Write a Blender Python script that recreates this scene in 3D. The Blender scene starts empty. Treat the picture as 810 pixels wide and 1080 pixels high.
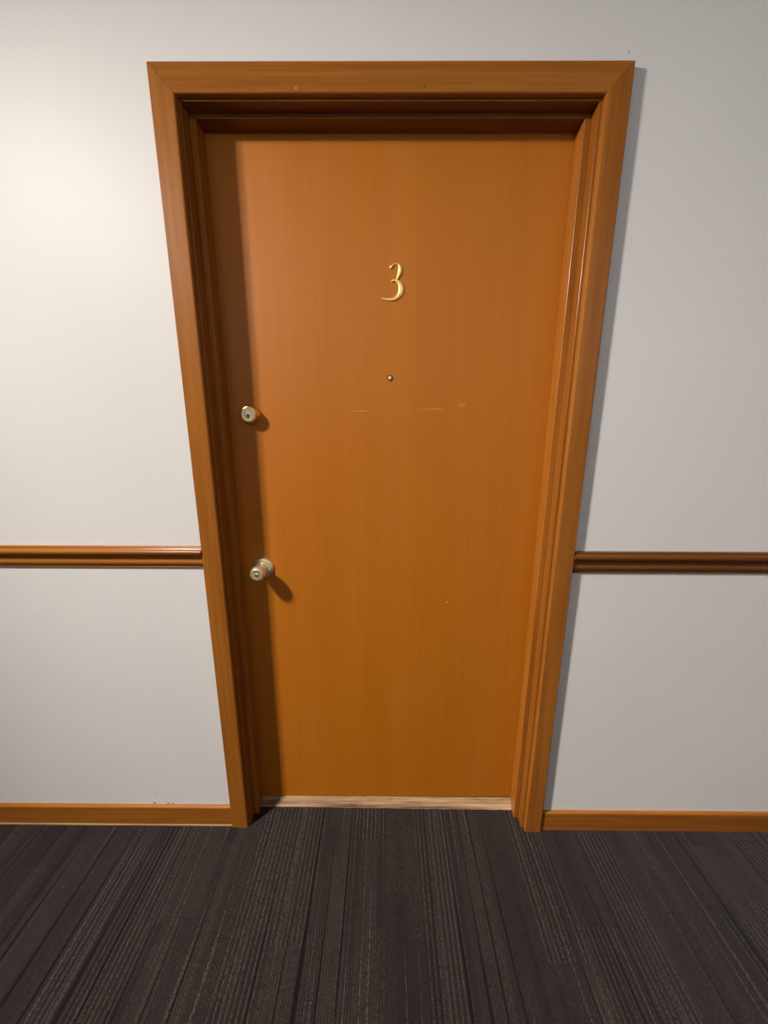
import bpy, bmesh, math, random
from mathutils import Vector, Matrix
random.seed(3)
C = bpy.context.scene
COL = C.collection
PI = math.pi

# ------------------------------------------------------------ measurements (metres)
# x to the right, y into the wall, z up; the front face of the door casing is y = 0
WALL_Y = 0.017        # face of the painted wall
DOOR_Y = 0.097        # face of the door slab
CAS_X, CAS_Z = 0.526, 2.1036      # outer edges of the casing
IN_X, IN_Z = 0.4715, 2.0465       # inner edges of the casing
JMB_X, JMB_Z = 0.4650, 2.0405     # jamb faces
STP_X, STP_Z = 0.4500, 2.0300     # stop faces
STP_Y = 0.048
CEIL = 2.44
BACK_Y = -1.55        # opposite wall of the corridor
HX0, HX1 = -4.2, 3.8  # corridor ends


# ------------------------------------------------------------ node helpers
class NT:
    def __init__(s, name):
        s.m = bpy.data.materials.new(name)
        s.m.use_nodes = True
        s.t = s.m.node_tree
        s.b = s.t.nodes['Principled BSDF']
        s.tc = s.t.nodes.new('ShaderNodeTexCoord')

    def n(s, kind, **kw):
        nd = s.t.nodes.new(kind)
        for k, v in kw.items():
            setattr(nd, k, v)
        return nd

    def l(s, a, b):
        s.t.links.new(a, b)

    def set(s, **kw):
        for k, v in kw.items():
            s.b.inputs[k.replace('_', ' ')].default_value = v

    def mapping(s, scale=(1, 1, 1), loc=(0, 0, 0)):
        mp = s.n('ShaderNodeMapping')
        mp.inputs['Scale'].default_value = scale
        mp.inputs['Location'].default_value = loc
        s.l(s.tc.outputs['Object'], mp.inputs['Vector'])
        return mp.outputs[0]

    def noise(s, vec, scale=1.0, detail=4.0, rough=0.55, dist=0.0):
        nz = s.n('ShaderNodeTexNoise')
        nz.inputs['Scale'].default_value = scale
        nz.inputs['Detail'].default_value = detail
        nz.inputs['Roughness'].default_value = rough
        nz.inputs['Distortion'].default_value = dist
        s.l(vec, nz.inputs['Vector'])
        return nz.outputs['Fac']

    def ramp(s, fac, stops, interp='LINEAR'):
        r = s.n('ShaderNodeValToRGB')
        r.color_ramp.interpolation = interp
        e = r.color_ramp.elements
        while len(e) > 1:
            e.remove(e[-1])
        e[0].position, e[0].color = stops[0][0], (*stops[0][1], 1)
        for p, c in stops[1:]:
            q = e.new(p)
            q.color = (*c, 1)
        s.l(fac, r.inputs[0])
        return r.outputs[0]

    def rng(s, v, a, b, c=0.0, d=1.0):
        m = s.n('ShaderNodeMapRange')
        m.interpolation_type = 'SMOOTHSTEP'
        for i, x in enumerate((a, b, c, d)):
            m.inputs[i + 1].default_value = x
        s.l(v, m.inputs[0])
        return m.outputs[0]

    def math(s, op, a, b=0.0):
        m = s.n('ShaderNodeMath', operation=op)
        for i, x in enumerate((a, b)):
            if isinstance(x, (int, float)):
                m.inputs[i].default_value = x
            else:
                s.l(x, m.inputs[i])
        return m.outputs[0]

    def mix(s, fac, a, b, mode='MIX'):
        m = s.n('ShaderNodeMix', data_type='RGBA', blend_type=mode)
        for i, x in ((0, fac), (6, a), (7, b)):
            if isinstance(x, (int, float)):
                m.inputs[i].default_value = x
            elif isinstance(x, tuple):
                m.inputs[i].default_value = (*x, 1)
            else:
                s.l(x, m.inputs[i])
        return m.outputs[2]

    def bump(s, h, strength, dist, prev=None):
        b = s.n('ShaderNodeBump')
        b.inputs['Strength'].default_value = strength
        b.inputs['Distance'].default_value = dist
        s.l(h, b.inputs['Height'])
        if prev is not None:
            s.l(prev, b.inputs['Normal'])
        s.l(b.outputs[0], s.b.inputs['Normal'])
        return b.outputs[0]

    def xyz(s):
        sp = s.n('ShaderNodeSeparateXYZ')
        s.l(s.tc.outputs['Object'], sp.inputs[0])
        return sp.outputs

    def spot(s, cx, cz, rx, rz, soft=0.5, wob=None):
        """mask 1 inside an ellipse in the x-z plane"""
        X = s.xyz()
        a = s.math('DIVIDE', s.math('SUBTRACT', X[0], cx), rx)
        b = s.math('DIVIDE', s.math('SUBTRACT', X[2], cz), rz)
        d = s.math('SQRT', s.math('ADD', s.math('MULTIPLY', a, a), s.math('MULTIPLY', b, b)))
        if wob is not None:
            d = s.math('ADD', d, s.math('MULTIPLY', s.math('SUBTRACT', wob, 0.5), 2.4))
        return s.rng(d, 1.0, soft, 0.0, 1.0)


def wood(name, axis, dark, mid, light, rough=0.34, coat=0.14, grain=1.0, spots=(), spec=0.2):
    """stained, varnished wood with fine grain running along `axis`"""
    s = NT(name)
    lo, hi = 1.6, 70.0
    sc = [hi, hi, hi]; sc['xyz'.index(axis)] = lo
    v = s.mapping(tuple(sc))
    g1 = s.noise(v, 1.0, 5, 0.6, 0.4)
    sc2 = [230.0] * 3; sc2['xyz'.index(axis)] = 7.0
    g2 = s.noise(s.mapping(tuple(sc2)), 1.0, 3, 0.6)
    sc3 = [9.0] * 3; sc3['xyz'.index(axis)] = 1.1
    g3 = s.noise(s.mapping(tuple(sc3), (3.1, 1.7, 0.4)), 1.0, 2, 0.5)
    f = s.math('ADD', s.math('MULTIPLY', g1, 0.5), s.math('ADD', s.math('MULTIPLY', g2, 0.22), s.math('MULTIPLY', g3, 0.28)))
    k = 0.13 / grain
    col = s.ramp(f, [(0.5 - k, dark), (0.5, mid), (0.5 + k, light)])
    wob = s.noise(s.mapping((60, 60, 60)), 1.0, 3, 0.6)
    for (cx, cz, rx, rz, c, a) in spots:
        m = s.spot(cx, cz, rx, rz, 0.35, wob)
        col = s.mix(s.math('MULTIPLY', m, a), col, c)
    s.l(col, s.b.inputs['Base Color'])
    s.set(Roughness=rough, Coat_Weight=coat, Coat_Roughness=0.22)
    s.b.inputs['Specular IOR Level'].default_value = spec
    s.l(s.rng(g3, 0.3, 0.7, rough - 0.05, rough + 0.08), s.b.inputs['Roughness'])
    s.bump(s.math('ADD', g2, g1), 0.10, 0.0006)
    return s.m


def simple(name, col, rough=0.5, metal=0.0, bscale=0, bstr=0.0, var=0.0, **kw):
    s = NT(name)
    s.set(Metallic=metal, Roughness=rough, **kw)
    v = s.mapping((1, 1, 1))
    nz = s.noise(v, 40, 3)
    lo = tuple(max(0, c * (1 - var)) for c in col); hi = tuple(min(1, c * (1 + var)) for c in col)
    s.l(s.ramp(nz, [(0.3, lo), (0.7, hi)]), s.b.inputs['Base Color'])
    if bscale:
        s.bump(s.noise(v, bscale, 3), bstr, 0.001)
    return s.m


# ------------------------------------------------------------ materials
def wall_material():
    s = NT('painted wall')
    v = s.mapping((1, 1, 1))
    big = s.noise(v, 1.7, 3, 0.5)
    col = s.ramp(big, [(0.3, (0.650, 0.646, 0.648)), (0.7, (0.680, 0.675, 0.676))])
    # chips in the paint just above the baseboard, a hair crack and a pin hole
    wob = s.noise(s.mapping((260, 260, 260)), 1.0, 3, 0.6)
    for (cx, cz, rx, rz) in [(-0.790, 0.0815, 0.0055, 0.0035), (-0.742, 0.0805, 0.006, 0.003), (-0.727, 0.0800, 0.0045, 0.0026)]:
        m = s.spot(cx, cz, rx, rz, 0.5, wob)
        col = s.mix(m, col, (0.05, 0.035, 0.025))
    col = s.mix(s.math('MULTIPLY', s.spot(-0.776, 0.124, 0.0014, 0.010, 0.3), 0.6), col, (0.12, 0.10, 0.09))
    col = s.mix(s.math('MULTIPLY', s.spot(0.5167, 2.1293, 0.003, 0.0045, 0.3), 0.6), col, (0.22, 0.20, 0.18))
    s.l(col, s.b.inputs['Base Color'])
    s.set(Roughness=0.50)
    s.b.inputs['Specular IOR Level'].default_value = 0.2
    b = s.bump(s.noise(v, 120, 3, 0.55), 0.16, 0.0012)
    s.bump(s.noise(s.mapping((1, 1, 1), (4, 2, 1)), 16, 2, 0.5), 0.14, 0.004, b)
    return s.m


def carpet_material():
    """loop carpet: ribs running toward the wall in blocks that start and stop at
    different distances, broken by long thin dark and light lines"""
    s = NT('striped loop carpet')
    X = s.xyz()

    def comb(x, y, z=0.0):
        cb = s.n('ShaderNodeCombineXYZ')
        for i, q in enumerate((x, y, z)):
            if isinstance(q, (int, float)): cb.inputs[i].default_value = q
            else: s.l(q, cb.inputs[i])
        return cb.outputs[0]

    def stripes(fx, fy, off, detail=1.0):
        return s.noise(comb(s.math('MULTIPLY', X[0], fx), s.math('MULTIPLY', X[1], fy), off), 1.0, detail, 0.5)

    def white(vec):
        w = s.n('ShaderNodeTexWhiteNoise', noise_dimensions='3D')
        s.l(vec, w.inputs['Vector'])
        return w.outputs['Value']

    def blocks(wid, length, seed):
        cx_ = s.math('FLOOR', s.math('DIVIDE', X[0], wid))
        off = white(comb(cx_, seed, 3.0))
        cy_ = s.math('FLOOR', s.math('ADD', s.math('DIVIDE', X[1], length), s.math('MULTIPLY', off, 5.0)))
        return white(comb(cx_, cy_, seed))

    pile = s.noise(s.mapping((330, 190, 330)), 1.0, 3, 0.75)
    pile2 = s.noise(s.mapping((120, 60, 120), (3, 1, 0)), 1.0, 2, 0.6)
    speck = s.rng(pile, 0.38, 0.60)
    b1 = blocks(0.105, 0.42, 1.0)
    b2 = blocks(0.062, 0.30, 7.0)
    b3 = blocks(0.028, 0.62, 12.0)
    ribs = s.rng(s.math('SINE', s.math('MULTIPLY', X[0], 2 * PI / 0.0135)), 0.35, 0.95)
    ribs2 = s.rng(s.math('SINE', s.math('MULTIPLY', X[0], 2 * PI / 0.0075)), 0.2, 0.95)
    troughs = s.rng(s.math('SINE', s.math('ADD', s.math('MULTIPLY', X[0], 2 * PI / 0.0135), 2.6)), 0.2, 0.95)
    on1 = s.math('GREATER_THAN', b1, 0.56)
    on2 = s.math('GREATER_THAN', b2, 0.62)
    long_l = stripes(85, 0.55, 2.0, 2.0)
    long_d = stripes(62, 0.45, 31.0, 2.0)
    tone = stripes(7, 1.5, 9.0, 2.0)
    base = s.ramp(s.math('ADD', s.math('MULTIPLY', b3, 0.55), s.math('MULTIPLY', tone, 0.45)),
                  [(0.15, (0.0155, 0.0120, 0.0112)), (0.50, (0.0245, 0.0185, 0.0172)), (0.85, (0.0330, 0.0245, 0.0235))])
    base = s.mix(s.rng(pile2, 0.35, 0.7, 0.0, 0.35), base, (0.012, 0.009, 0.0085))
    hi = (0.115, 0.090, 0.082)
    col = s.mix(s.math('MULTIPLY', s.math('MULTIPLY', ribs, on1), s.math('MULTIPLY', speck, 0.38)), base, hi)
    col = s.mix(s.math('MULTIPLY', s.math('MULTIPLY', troughs, on1), 0.55), col, (0.008, 0.006, 0.006))
    col = s.mix(s.math('MULTIPLY', s.math('MULTIPLY', ribs2, on2), s.math('MULTIPLY', speck, 0.24)), col, hi)
    col = s.mix(s.math('MULTIPLY', s.rng(long_l, 0.605, 0.645), s.math('MULTIPLY', speck, 0.45)), col, (0.13, 0.105, 0.10))
    col = s.mix(s.math('MULTIPLY', s.rng(long_d, 0.385, 0.345), 0.9), col, (0.0035, 0.003, 0.003))
    col = s.mix(s.rng(pile, 0.40, 0.60, 0.42, 0.0), col, (0.004, 0.003, 0.003))
    s.l(col, s.b.inputs['Base Color'])
    s.set(Roughness=0.95, Sheen_Weight=0.06)
    s.b.inputs['Specular IOR Level'].default_value = 0.1
    h = s.math('ADD', s.math('MULTIPLY', pile, 0.8), s.math('ADD', s.math('MULTIPLY', s.math('MULTIPLY', ribs, on1), 0.5), s.math('MULTIPLY', long_d, 1.0)))
    s.bump(h, 0.7, 0.004)
    return s.m


D_, M_, L_ = (0.225, 0.072, 0.0085), (0.290, 0.098, 0.0125), (0.350, 0.128, 0.019)
scuff = (0.62, 0.30, 0.085)
M = {}
M['wall'] = wall_material()
M['ceiling'] = simple('painted ceiling', (0.62, 0.60, 0.57), 0.8, bscale=90, bstr=0.2, var=0.03)
M['carpet'] = carpet_material()
M['trim_v'] = wood('varnished trim wood upright', 'z', D_, M_, L_)
M['trim_h'] = wood('varnished trim wood level', 'x', D_, M_, L_, spots=[(-0.2047, 2.0541, 0.004, 0.0035, (0.5, 0.25, 0.08), 0.7),
                                                                     (0.075, 2.0560, 0.003, 0.003, (0.03, 0.012, 0.004), 0.7)])
M['base_h'] = wood('worn baseboard wood', 'x', tuple(c * 0.9 for c in D_), M_, L_)
M['shoe'] = wood('worn pale baseboard foot', 'x', (0.18, 0.10, 0.045), (0.30, 0.18, 0.085), (0.42, 0.28, 0.15), 0.6, 0.0)
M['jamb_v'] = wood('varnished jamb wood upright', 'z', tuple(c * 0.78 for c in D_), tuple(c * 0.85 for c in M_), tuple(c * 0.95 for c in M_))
M['trim_h_dark'] = wood('dark trim wood level with head shade', 'x', tuple(c * 0.42 for c in D_), tuple(c * 0.48 for c in M_), tuple(c * 0.55 for c in L_))  # darkened to put shade under the door head into colour; right rail shares it
M['ring'] = simple('dark aged brass', (0.16, 0.06, 0.02), 0.35, 0.5, 200, 0.05, 0.1)
M['door'] = wood('varnished flat door veneer', 'z', (0.352, 0.102, 0.0025), (0.400, 0.121, 0.0032), (0.442, 0.140, 0.0045),
                 rough=0.50, coat=0.0, spec=0.42, grain=0.45,
                 spots=[(-0.076, 1.3776, 0.034, 0.0028, scuff, 0.55), (0.126, 1.3833, 0.042, 0.0030, scuff, 0.45),
                        (0.2085, 1.3951, 0.013, 0.008, scuff, 0.35), (0.196, 1.413, 0.005, 0.014, scuff, 0.16),
                        (0.1914, 0.7919, 0.004, 0.004, (0.7, 0.42, 0.2), 0.6),
                        (0.31, 1.49, 0.006, 0.003, scuff, 0.3), (-0.30, 1.475, 0.003, 0.011, scuff, 0.25),
                        (0.13, 0.98, 0.003, 0.003, scuff, 0.3), (-0.21, 1.12, 0.003, 0.003, scuff, 0.3)])
M['door_edge'] = simple('door lining wood', (0.20, 0.07, 0.012), 0.5, var=0.1)
M['thresh'] = wood('bare worn threshold wood', 'x', (0.10, 0.05, 0.024), (0.31, 0.19, 0.105), (0.52, 0.37, 0.235), 0.62, 0.0, grain=1.1,
                   spots=[(-0.12, 0.004, 0.03, 0.003, (0.09, 0.04, 0.02), 0.8), (-0.40, 0.012, 0.035, 0.004, (0.10, 0.05, 0.02), 0.7),
                          (0.33, 0.015, 0.02, 0.003, (0.12, 0.06, 0.03), 0.5)])
M['brass'] = simple('polished brass', (0.80, 0.58, 0.24), 0.20, 1.0, 300, 0.04, 0.06)
M['brass_pale'] = simple('pale worn brass', (0.90, 0.80, 0.52), 0.30, 1.0, 300, 0.08, 0.06)
M['brass_dull'] = simple('dull brass numeral', (0.95, 0.66, 0.24), 0.50, 0.6, 200, 0.06, 0.06)
M['steel'] = simple('satin knob metal', (0.90, 0.78, 0.50), 0.27, 0.8, 300, 0.03, 0.05)
M['black'] = simple('dark hole', (0.01, 0.008, 0.006), 0.7, 0.0, 0, 0, 0.1)
M['lens'] = simple('peephole glass', (0.95, 0.66, 0.42), 0.2, 0.0, 0, 0, 0.02, Coat_Weight=1.0)
M['plate'] = simple('white enamelled metal', (0.8, 0.79, 0.76), 0.4, 0.0, 0, 0, 0.02)


def glow(name, col, st):
    s = NT(name)
    s.set(Emission_Strength=st)
    s.b.inputs['Base Color'].default_value = (0.9, 0.88, 0.82, 1)
    nz = s.noise(s.mapping(), 6, 2)
    s.l(s.ramp(nz, [(0.3, tuple(c * 0.96 for c in col)), (0.7, col)]), s.b.inputs['Emission Color'])
    return s.m


# ------------------------------------------------------------ mesh helpers
def obj(name, bm, mat, parent=None, smooth=False, loc=None, bevel=0.0):
    me = bpy.data.meshes.new(name)
    bmesh.ops.recalc_face_normals(bm, faces=bm.faces[:])
    bm.to_mesh(me); bm.free()
    o = bpy.data.objects.new(name, me)
    COL.objects.link(o)
    for m in (mat if isinstance(mat, (list, tuple)) else [mat]):
        me.materials.append(m)
    if smooth:
        for p in me.polygons:
            p.use_smooth = True
        me.set_sharp_from_angle(angle=math.radians(38)) if hasattr(me, 'set_sharp_from_angle') else None
    if bevel:
        b = o.modifiers.new('bevel', 'BEVEL'); b.width = bevel; b.segments = 3; b.limit_method = 'ANGLE'
        b.harden_normals = False
    if parent is not None:
        o.parent = parent
    if loc is not None:
        o.location = loc
    return o


def empty(name, loc):
    o = bpy.data.objects.new(name, None)
    o.empty_display_size = 0.1
    COL.objects.link(o); o.location = loc
    return o


def tag(o, label, cat, kind=None, group=None):
    o['label'] = label; o['category'] = cat
    if kind: o['kind'] = kind
    if group: o['group'] = group
    return o


def box(bm, x0, x1, y0, y1, z0, z1):
    vs = [bm.verts.new((x, y, z)) for x in (x0, x1) for y in (y0, y1) for z in (z0, z1)]
    for f in ((0, 1, 3, 2), (4, 6, 7, 5), (0, 4, 5, 1), (2, 3, 7, 6), (0, 2, 6, 4), (1, 5, 7, 3)):
        bm.faces.new([vs[i] for i in f])


def loft(bm, rings, cap=True):
    R = [[bm.verts.new(p) for p in r] for r in rings]
    n = len(R[0])
    for a, b in zip(R, R[1:]):
        for i in range(n):
            bm.faces.new((a[i], a[(i + 1) % n], b[(i + 1) % n], b[i]))
    if cap:
        bm.faces.new(R[0]); bm.faces.new(R[-1][::-1])


def lathe(prof, n=48):
    """(r, y) profile turned round the y axis (pointing out of the door = -y)"""
    bm = bmesh.new()
    rings = []
    for r, y in prof:
        if r < 1e-6:
            rings.append([bm.verts.new((0, y, 0))])
        else:
            rings.append([bm.verts.new((r * math.cos(2 * PI * k / n), y, r * math.sin(2 * PI * k / n))) for k in range(n)])
    for a, b in zip(rings, rings[1:]):
        for k in range(n):
            k2 = (k + 1) % n
            if len(a) == 1 and len(b) == 1: continue
            if len(a) == 1: bm.faces.new((a[0], b[k], b[k2]))
            elif len(b) == 1: bm.faces.new((a[k], a[k2], b[0]))
            else: bm.faces.new((a[k], a[k2], b[k2], b[k]))
    return bm


def arc(cx, cy, r, a0, a1, n):
    return [(cx + r * math.cos(math.radians(a0 + (a1 - a0) * k / n)), cy + r * math.sin(math.radians(a0 + (a1 - a0) * k / n))) for k in range(n + 1)]


# ------------------------------------------------------------ the corridor
# floor, very slightly lower to the right, running into the door recess
def floor_z(x):
    if x < -0.53: return 0.0
    if x > 0.53: return -0.009
    return -0.009 * (x + 0.53) / 1.06 + 0.0


bm = bmesh.new()
xs = [HX0, -0.53, 0.53, HX1]
ys = [BACK_Y - 0.1, 0.16]
top = [[bm.verts.new((x, y, floor_z(x))) for y in ys] for x in xs]
bot = [[bm.verts.new((x, y, -0.10)) for y in ys] for x in xs]
for i in range(3):
    bm.faces.new((top[i][0], top[i + 1][0], top[i + 1][1], top[i][1]))
    bm.faces.new((bot[i][0], bot[i][1], bot[i + 1][1], bot[i + 1][0]))
    for j in (0, 1):
        bm.faces.new((top[i][j], top[i + 1][j], bot[i + 1][j], bot[i][j]))
for i in (0, 3):
    bm.faces.new((top[i][0], top[i][1], bot[i][1], bot[i][0]))
floor = tag(obj('floor', bm, M['carpet']), 'dark brown striped loop carpet covering the corridor floor', 'floor', 'structure')

bm = bmesh.new(); box(bm, HX0, HX1, BACK_Y - 0.1, 0.16, CEIL, CEIL + 0.1)
tag(obj('ceiling', bm, M['ceiling']), 'plain off-white corridor ceiling', 'ceiling', 'structure')

# wall with the door: one mesh with an opening
bm = bmesh.new()
ow, oz = CAS_X - 0.030, CAS_Z - 0.030
P = [(HX0, -0.1), (-ow, -0.1), (-ow, oz), (ow, oz), (ow, -0.1), (HX1, -0.1), (HX1, CEIL), (HX0, CEIL)]
fr = [bm.verts.new((x, WALL_Y, z)) for x, z in P]
bk = [bm.verts.new((x, 0.16, z)) for x, z in P]
for F in (fr, bk):
    v = F
    bm.faces.new((v[0], v[1], v[2], v[7])); bm.faces.new((v[2], v[3], v[6], v[7])); bm.faces.new((v[3], v[4], v[5], v[6]))
for i in range(8):
    j = (i + 1) % 8
    bm.faces.new((fr[i], fr[j], bk[j], bk[i]))
tag(obj('wall_back', bm, M['wall']), 'pale painted wall with the numbered door set into it', 'wall', 'structure')
bm = bmesh.new(); box(bm, HX0, HX1, BACK_Y - 0.1, BACK_Y, 0, CEIL)
tag(obj('wall_front', bm, M['wall']), 'pale painted corridor wall opposite the numbered door', 'wall', 'structure')
for nm, x0, lab in (('wall_left', HX0 - 0.1, 'pale painted end wall of the corridor, far left'), ('wall_right', HX1, 'pale painted end wall of the corridor, far right')):
    bm = bmesh.new(); box(bm, x0, x0 + 0.1, BACK_Y - 0.1, 0.16, -0.1, CEIL + 0.1)
    tag(obj(nm, bm, M['wall']), lab, 'wall', 'structure')
bm = bmesh.new(); box(bm, -0.75, 0.75, 0.165, 0.185, -0.1, 2.3)
tag(obj('trim_5', bm, M['door_edge']), 'dark wooden backing behind the door recess', 'trim', 'structure')


# ------------------------------------------------------------ door casing: three mitred lengths
# profile across the width: u = 0 outer edge .. 1 inner edge (in metres), y = depth (0 = front)
def casing_profile(w, back):
    p = [(0.0, back), (0.0, 0.0030)]
    p += [(0.0010, 0.0011), (0.0030, 0.0)]
    p += [(w - 0.0040, 0.0), (w - 0.0013, 0.0011), (w, 0.0034)]
    p += [(w, 0.0145), (w - 0.001, back)]
    return p


trim = tag(empty('trim_1', (0, WALL_Y, 0)), 'mitred orange-brown wooden casing framing the door opening', 'door casing', 'structure')
wS, wT = CAS_X - IN_X, CAS_Z - IN_Z
prof = casing_profile(wS, WALL_Y)


def pt(side, u, y, ztop=None):
    return (side * (CAS_X - u), y - WALL_Y, ztop)


for side in (-1, 1):
    bm = bmesh.new()
    lo = [(side * (CAS_X - u), y - WALL_Y, -0.012) for u, y in prof]
    hi = [(side * (CAS_X - u), y - WALL_Y, CAS_Z - u * wT / wS) for u, y in prof]
    loft(bm, [lo, hi])
    obj('side_casing', bm, M['trim_v'], trim)
bm = bmesh.new()
g = 0.0007   # hairline of the mitre joint
lft = [(-(CAS_X - u) + g, y - WALL_Y + (0.0002), CAS_Z - u * wT / wS) for u, y in prof]
rgt = [((CAS_X - u) - g, y - WALL_Y + (0.0002), CAS_Z - u * wT / wS) for u, y in prof]
loft(bm, [lft, rgt])
obj('head_casing', bm, M['trim_h'], trim)

# ------------------------------------------------------------ jamb with stops
jy0 = 0.0150
trim = tag(empty('trim_2', (0, DOOR_Y, 0)), 'orange-brown wooden jamb lining the recess around the door, with stepped stops', 'door frame', 'structure')
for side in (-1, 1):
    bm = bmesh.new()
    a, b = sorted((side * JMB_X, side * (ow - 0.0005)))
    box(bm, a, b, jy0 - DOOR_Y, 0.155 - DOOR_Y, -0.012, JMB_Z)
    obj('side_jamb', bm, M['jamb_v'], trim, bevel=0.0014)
    bm = bmesh.new()
    a, b = sorted((side * STP_X, side * (JMB_X + 0.0005)))
    box(bm, a, b, STP_Y - DOOR_Y, -0.0012, -0.012, STP_Z)
    obj('side_stop', bm, M['trim_v'], trim, bevel=0.0018)
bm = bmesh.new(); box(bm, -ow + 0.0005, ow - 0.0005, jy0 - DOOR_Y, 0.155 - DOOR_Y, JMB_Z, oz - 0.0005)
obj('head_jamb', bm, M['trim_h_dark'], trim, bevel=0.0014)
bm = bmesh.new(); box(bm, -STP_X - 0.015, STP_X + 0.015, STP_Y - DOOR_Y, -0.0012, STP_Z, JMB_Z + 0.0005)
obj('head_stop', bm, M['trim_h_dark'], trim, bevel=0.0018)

# ------------------------------------------------------------ threshold
bm = bmesh.new()
N = 60
rings = []
for i in range(N + 1):
    x = -0.4640 + 0.928 * i / N
    w = 0.0009 * math.sin(i * 1.7) + 0.0007 * random.uniform(-1, 1)
    zt = 0.0205 + w - 0.006 * max(0, (x + 0.0) / 0.5) * 0.8
    rings.append([(x, 0.0745 + w * 0.4, -0.012), (x, 0.0745 + w * 0.4, 0.0000 + floor_z(x)), (x, 0.0765, 0.0030 + floor_z(x)), (x, 0.0945, zt - 0.001), (x, 0.0985, zt), (x, 0.150, zt), (x, 0.150, -0.012)])
loft(bm, rings)
tag(obj('door_threshold', bm, M['thresh']), 'worn bare pale wood threshold strip on the floor under the door', 'threshold')


# ------------------------------------------------------------ chair rail
def rail_profile(t=0.024, h=0.066):
    """(y outwards from the wall, z up from the rail's bottom)"""
    p = [(0.0, 0.0), (0.0022, 0.0)]
    p += arc(0.0030, 0.0026, 0.0026, -90, 90, 6)          # lowest bead
    p += [(0.0034, 0.0064), (0.0062, 0.0068), (0.0078, 0.0090)]
    p += [(0.0098, 0.0125), (0.0112, 0.0160)]
    p += [(0.0110, 0.0200), (0.0092, 0.0240), (0.0076, 0.0280), (0.0070, 0.0325), (0.0080, 0.0370), (0.0118, 0.0405)]  # cove
    p += [(0.0165, 0.0428), (0.0190, 0.0450)]
    p += arc(0.0160, 0.0510, 0.0068, -50, 90, 9)          # upper roll
    p += [(0.0130, 0.0590), (0.0118, 0.0605), (0.0118, 0.0640), (0.0108, 0.0655), (0.0, 0.0655)]
    return [(y * t / 0.024, z * h / 0.0655) for y, z in p]


def rail(name, x0, x1, z0, h, lab, mat):
    bm = bmesh.new()
    pr = rail_profile(h=h)
    A = [(x0, -y + 0.0005, z) for y, z in pr]; B = [(x1, -y + 0.0005, z) for y, z in pr]
    loft(bm, [A, B])
    o = obj(name, bm, M[mat], None, smooth=False, loc=(0, WALL_Y, z0))
    return tag(o, lab, 'chair rail', 'structure')


rail('trim_3', HX0, -CAS_X + 0.0002, 0.9370, 0.0655, 'moulded wooden chair rail on the wall left of the door', 'trim_h')
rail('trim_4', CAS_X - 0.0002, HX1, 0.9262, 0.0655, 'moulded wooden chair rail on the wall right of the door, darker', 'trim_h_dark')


# ------------------------------------------------------------ baseboards
def base_obj(name, x0, x1, z0, z1, lab, shoe):
    bm = bmesh.new()
    t = 0.011
    h = z1 - z0
    pr = [(0, 0), (t, 0), (t, h - 0.006), (t - 0.0012, h - 0.0028), (t - 0.004, h - 0.0006), (t - 0.006, h), (0, h)]
    loft(bm, [[(x0, -y + 0.0004, z) for y, z in pr], [(x1, -y + 0.0004, z) for y, z in pr]])
    o = obj(name, bm, M['base_h'], None, loc=(0, WALL_Y, z0))
    if shoe:
        bm = bmesh.new(); box(bm, x0, x1, -0.0150, -0.0108, 0.002, 0.0085)
        obj('base_shoe', bm, M['shoe'], o, bevel=0.0015)['label'] = 'thin pale worn strip along the foot of the baseboard'
    return tag(o, lab, 'baseboard', 'structure')


base_obj('baseboard_left', HX0, -CAS_X + 0.0002, -0.002, 0.0775, 'plain orange-brown wooden baseboard left of the door with paint chips above', True)
base_obj('baseboard_right', CAS_X - 0.0002, HX1, -0.011, 0.0650, 'plain orange-brown wooden baseboard right of the door', False)

# ------------------------------------------------------------ the door and what is fixed to it
bm = bmesh.new()
box(bm, -0.4610, 0.4610, 0.0, 0.044, 0.0225, 2.0370)
door = obj('door_1', bm, M['door'], None, loc=(0, DOOR_Y, 0), bevel=0.0012)
tag(door, 'flat orange-brown varnished wooden door with brass number 3', 'door', 'structure')


def on_door(name, bm, mat, x, z, parent=door, y=0.0, smooth=True):
    o = obj(name, bm, mat, parent, smooth=smooth)
    if parent is door:
        o.location = (x, y, z)
    else:
        o.location = (x, y, z)
    return o


# deadbolt: tapered brass collar with a pale keyed cylinder face
BX, BZ = -0.3880, 1.3668
bm = lathe([(0.0, 0.0), (0.0275, 0.0), (0.0275, -0.0030), (0.0268, -0.0046), (0.0255, -0.0060), (0.0236, -0.0190), (0.0229, -0.0230),
            (0.0216, -0.0254), (0.0200, -0.0260), (0.0190, -0.0248), (0.0, -0.0248)])
bolt = on_door('deadbolt', bm, M['brass'], BX, BZ)
bolt['label'] = 'round brass deadbolt above the knob'
bm = lathe([(0.0, -0.0240), (0.0186, -0.0240), (0.0186, -0.0262), (0.0176, -0.0270), (0.0115, -0.0268), (0.0105, -0.0248), (0.0098, -0.0248), (0.0090, -0.0266), (0.0, -0.0268)])
on_door('lock_cylinder', bm, M['brass_pale'], 0, 0, bolt)
bm = bmesh.new()
kp = arc(0, -0.0030, 0.0046, -60, 240, 16)
kp = [(x, z) for x, z in kp] + [(-0.0013, -0.0105), (0.0013, -0.0105)]
loft(bm, [[(x, -0.0266, z) for x, z in kp], [(x, -0.0273, z) for x, z in kp]])
on_door('keyhole', bm, M['black'], 0, 0, bolt, smooth=False)

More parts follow.
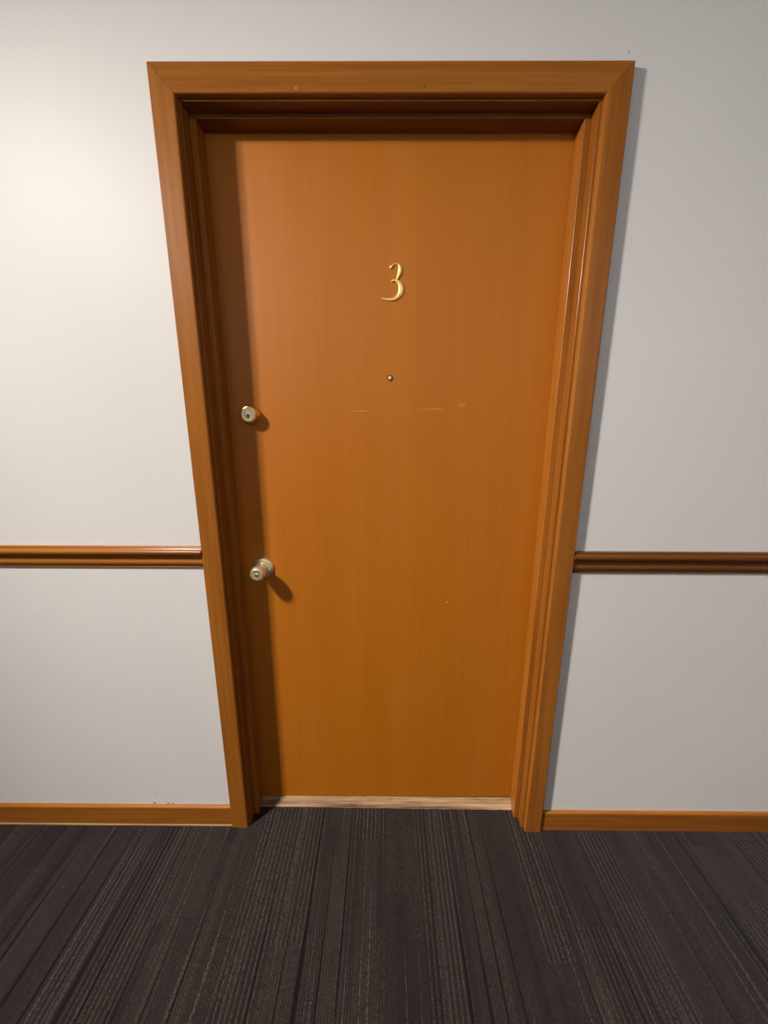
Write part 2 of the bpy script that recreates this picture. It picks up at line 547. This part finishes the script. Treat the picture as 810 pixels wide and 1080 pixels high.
# door knob: rosette, neck, tulip-shaped knob with turn button
KX, KZ = -0.3862, 0.9065
bm = lathe([(0.0, 0.0), (0.0330, 0.0), (0.0330, -0.0022), (0.0318, -0.0048), (0.0292, -0.0072), (0.0250, -0.0090), (0.0205, -0.0105),
            (0.0160, -0.0112), (0.0, -0.0112)])
knob = on_door('door_knob', bm, M['steel'], KX, KZ)
knob['label'] = 'round brass door knob on a domed rose'
bm = lathe([(0.0, -0.0100), (0.0150, -0.0100), (0.0138, -0.0140), (0.0128, -0.0180), (0.0128, -0.0220), (0.0135, -0.0250), (0.0, -0.0252)])
on_door('neck', bm, M['steel'], 0, 0, knob)
bm = lathe([(0.0, -0.0220), (0.0135, -0.0224), (0.0160, -0.0260), (0.0192, -0.0320), (0.0215, -0.0390), (0.0226, -0.0470), (0.0220, -0.0550), (0.0200, -0.0605),
            (0.0180, -0.0630), (0.0160, -0.0638), (0.0120, -0.0632), (0.0, -0.0626)])
on_door('knob', bm, M['steel'], 0, 0, knob)
bm = lathe([(0.0, -0.0620), (0.0050, -0.0620), (0.0050, -0.0648), (0.0040, -0.0655), (0.0, -0.0655)], 24)
on_door('lock_button', bm, M['brass_pale'], 0, 0, knob)

# peephole
bm = lathe([(0.0, 0.0), (0.0078, 0.0), (0.0078, -0.0012), (0.0068, -0.0022), (0.0050, -0.0022), (0.0044, -0.0010), (0.0, -0.0010)], 32)
peep = on_door('peephole', bm, M['ring'], 0.0045, 1.4665)
peep['label'] = 'tiny dark brass peephole below the numeral'
bm = lathe([(0.0045, -0.0010), (0.0036, -0.0020), (0.0020, -0.0027), (0.0, -0.0030)], 24)
on_door('lens', bm, M['lens'], 0, 0, peep)


# the brass numeral 3: two tapering strokes with a rounded face
def catmull(P, n):
    out = []
    Q = [P[0]] + P + [P[-1]]
    for i in range(1, len(Q) - 2):
        p0, p1, p2, p3 = [Vector(q) for q in Q[i - 1:i + 3]]
        for k in range(n):
            t = k / n
            out.append(0.5 * ((2 * p1) + (-p0 + p2) * t + (2 * p0 - 5 * p1 + 4 * p2 - p3) * t * t + (-p0 + 3 * p1 - 3 * p2 + p3) * t ** 3))
    out.append(Vector(P[-1]))
    return out


def stroke(bm, P, th=0.0040):
    pts = catmull(P, 8)
    rings = []
    for i, p in enumerate(pts):
        a = pts[max(0, i - 1)]; b = pts[min(len(pts) - 1, i + 1)]
        t = Vector((b[0] - a[0], b[1] - a[1])).normalized()
        nx, nz = -t[1], t[0]
        w = max(p[2], 0.0006)
        h = th * min(1.0, 0.45 + w / 0.006)
        cs = [(-1, 0.0), (-1, 0.45), (-0.80, 0.72), (-0.45, 0.93), (0, 1.0), (0.45, 0.93), (0.80, 0.72), (1, 0.45), (1, 0.0)]
        rings.append([(p[0] + nx * w * c, -h * d, p[1] + nz * w * c) for c, d in cs])
    loft(bm, rings)


bm = bmesh.new()
NX, NZ = 0.0165, 1.7045
top_s = [(0.0030, 1.7382, .0021), (0.0062, 1.7410, .0027), (0.0112, 1.7456, .0014), (0.0190, 1.7478, .0013), (0.0262, 1.7452, .0026), (0.0298, 1.7375, .0043),
         (0.0290, 1.7285, .0043), (0.0258, 1.7205, .0032), (0.0225, 1.7140, .0020), (0.0200, 1.7100, .0018)]
bot_s = [(0.0070, 1.7065, .0016), (0.0095, 1.7078, .0024), (0.0165, 1.7092, .0024), (0.0240, 1.7062, .0034), (0.0308, 1.6985, .0050), (0.0332, 1.6890, .0057),
         (0.0312, 1.6790, .0054), (0.0255, 1.6712, .0044), (0.0165, 1.6655, .0035), (0.0050, 1.6632, .0027), (-0.0070, 1.6640, .0019), (-0.0165, 1.6665, .0012), (-0.0200, 1.6682, .0006)]
for S in (top_s, bot_s):
    stroke(bm, [(x - NX, z - NZ, w * 1.22) for x, z, w in S])
num = on_door('house_number', bm, M['brass_dull'], NX, NZ, y=0.0001)
num['label'] = 'curling brass numeral 3'
for sx, sz in ((0.0290, 1.6735), (0.0238, 1.7468)):
    bm = lathe([(0.0, -0.0030), (0.0013, -0.0030), (0.0013, -0.0042), (0.0, -0.0045)], 16)
    on_door('screw', bm, M['black'], sx - NX, sz - NZ, num)


# ------------------------------------------------------------ corridor ceiling lights
def fixture(x, y, lab, power, col):
    root = empty('ceiling_light', (x, y, CEIL))
    tag(root, lab, 'ceiling light', 'structure')
    bm = bmesh.new()
    n = 40
    rings = [[(r * math.cos(2 * PI * k / n), r * math.sin(2 * PI * k / n), z) for k in range(n)] for r, z in ((0.085, 0.0), (0.085, -0.014), (0.075, -0.020))]
    loft(bm, rings)
    obj('base_plate', bm, M['plate'], root, smooth=True)
    bm = bmesh.new()
    rings = []
    for k in range(0, 12):
        a = math.radians(25 + 150 * k / 12)
        rings.append([(0.052 * math.sin(a) * math.cos(2 * PI * j / n), 0.052 * math.sin(a) * math.sin(2 * PI * j / n), -0.070 + 0.055 * math.cos(a)) for j in range(n)])
    loft(bm, rings)
    obj('glass_globe', bm, glow('lit glass globe', col, power), root, smooth=True)
    return root


FILL_W = 7.4
KEY = 121.0
SPOT_A = 120
AIM = (-0.12, 0.1, 0.88)
WARM = (1.0, 0.925, 0.83)
fixture(-1.39, -0.85, 'small round lit ceiling light left of the door', 3.5, WARM)

# the lamp near the door throws its beam down along the corridor wall
ld = bpy.data.lights.new('corridor_lamp', 'SPOT')
ld.spot_size = math.radians(SPOT_A); ld.spot_blend = 1.0; ld.shadow_soft_size = 0.08
ld.energy = KEY; ld.color = WARM
ld.use_nodes = True
em = ld.node_tree.nodes['Emission']
fo = ld.node_tree.nodes.new('ShaderNodeLightFalloff')
fo.inputs['Strength'].default_value = 1.0
mxn = ld.node_tree.nodes.new('ShaderNodeMath'); mxn.operation = 'MULTIPLY_ADD'
mxn.inputs[1].default_value = 0.03         # lamp falls off between flat and 1/distance
hf = ld.node_tree.nodes.new('ShaderNodeMath'); hf.operation = 'MULTIPLY'; hf.inputs[1].default_value = 0.82
ld.node_tree.links.new(fo.outputs['Linear'], mxn.inputs[0])
ld.node_tree.links.new(fo.outputs['Constant'], hf.inputs[0])
ld.node_tree.links.new(hf.outputs[0], mxn.inputs[2])
ld.node_tree.links.new(mxn.outputs[0], em.inputs['Strength'])
lo = bpy.data.objects.new('corridor_lamp', ld); COL.objects.link(lo)
lo.location = (-1.39, -0.85, 2.345)
lo.rotation_euler = (Vector(AIM) - lo.location).to_track_quat('-Z', 'Y').to_euler()

# added broad fill light from the opposite side, with no fixture behind it
def area(name, loc, target, sx, sy, power, col, spread=180, spec=1.0):
    ld = bpy.data.lights.new(name, 'AREA'); ld.shape = 'RECTANGLE'; ld.size = sx; ld.size_y = sy
    ld.energy = power; ld.color = col; ld.spread = math.radians(spread); ld.specular_factor = spec
    o = bpy.data.objects.new(name, ld); COL.objects.link(o); o.location = loc
    o.rotation_euler = (Vector(target) - Vector(loc)).to_track_quat('-Z', 'Z').to_euler()
    return o


area('corridor_fill', (0.35, BACK_Y + 0.04, 1.85), (0.35, 0.1, 1.60), 3.4, 1.1, FILL_W, (0.93, 0.96, 1.0), 180, 0.0)
w = bpy.data.worlds.new('world'); C.world = w; w.use_nodes = True
w.node_tree.nodes['Background'].inputs[0].default_value = (0.9, 0.95, 1.0, 1)
w.node_tree.nodes['Background'].inputs[1].default_value = 0.3

# ------------------------------------------------------------ camera
cx, cz, D, pitch, yaw, roll = -0.00539, 1.35, 1.02384, 0.232358, -0.004917, 0.002745
fw = Vector((math.sin(yaw) * math.cos(pitch), math.cos(yaw) * math.cos(pitch), -math.sin(pitch)))
r = Vector((math.cos(yaw), -math.sin(yaw), 0)); u = r.cross(fw)
r2 = math.cos(roll) * r + math.sin(roll) * u
u2 = -math.sin(roll) * r + math.cos(roll) * u
cam = bpy.data.objects.new('camera', bpy.data.cameras.new('camera'))
COL.objects.link(cam)
mw = Matrix(((r2.x, u2.x, -fw.x, cx), (r2.y, u2.y, -fw.y, -D), (r2.z, u2.z, -fw.z, cz), (0, 0, 0, 1)))
cam.matrix_world = mw
cam.data.sensor_fit = 'HORIZONTAL'; cam.data.sensor_width = 36.0; cam.data.lens = 18.0
cam.data.clip_start = 0.02
C.camera = cam

C.view_settings.view_transform = 'Standard'
C.view_settings.look = 'None'
C.view_settings.exposure = 0.0
C.cycles.max_bounces = 10
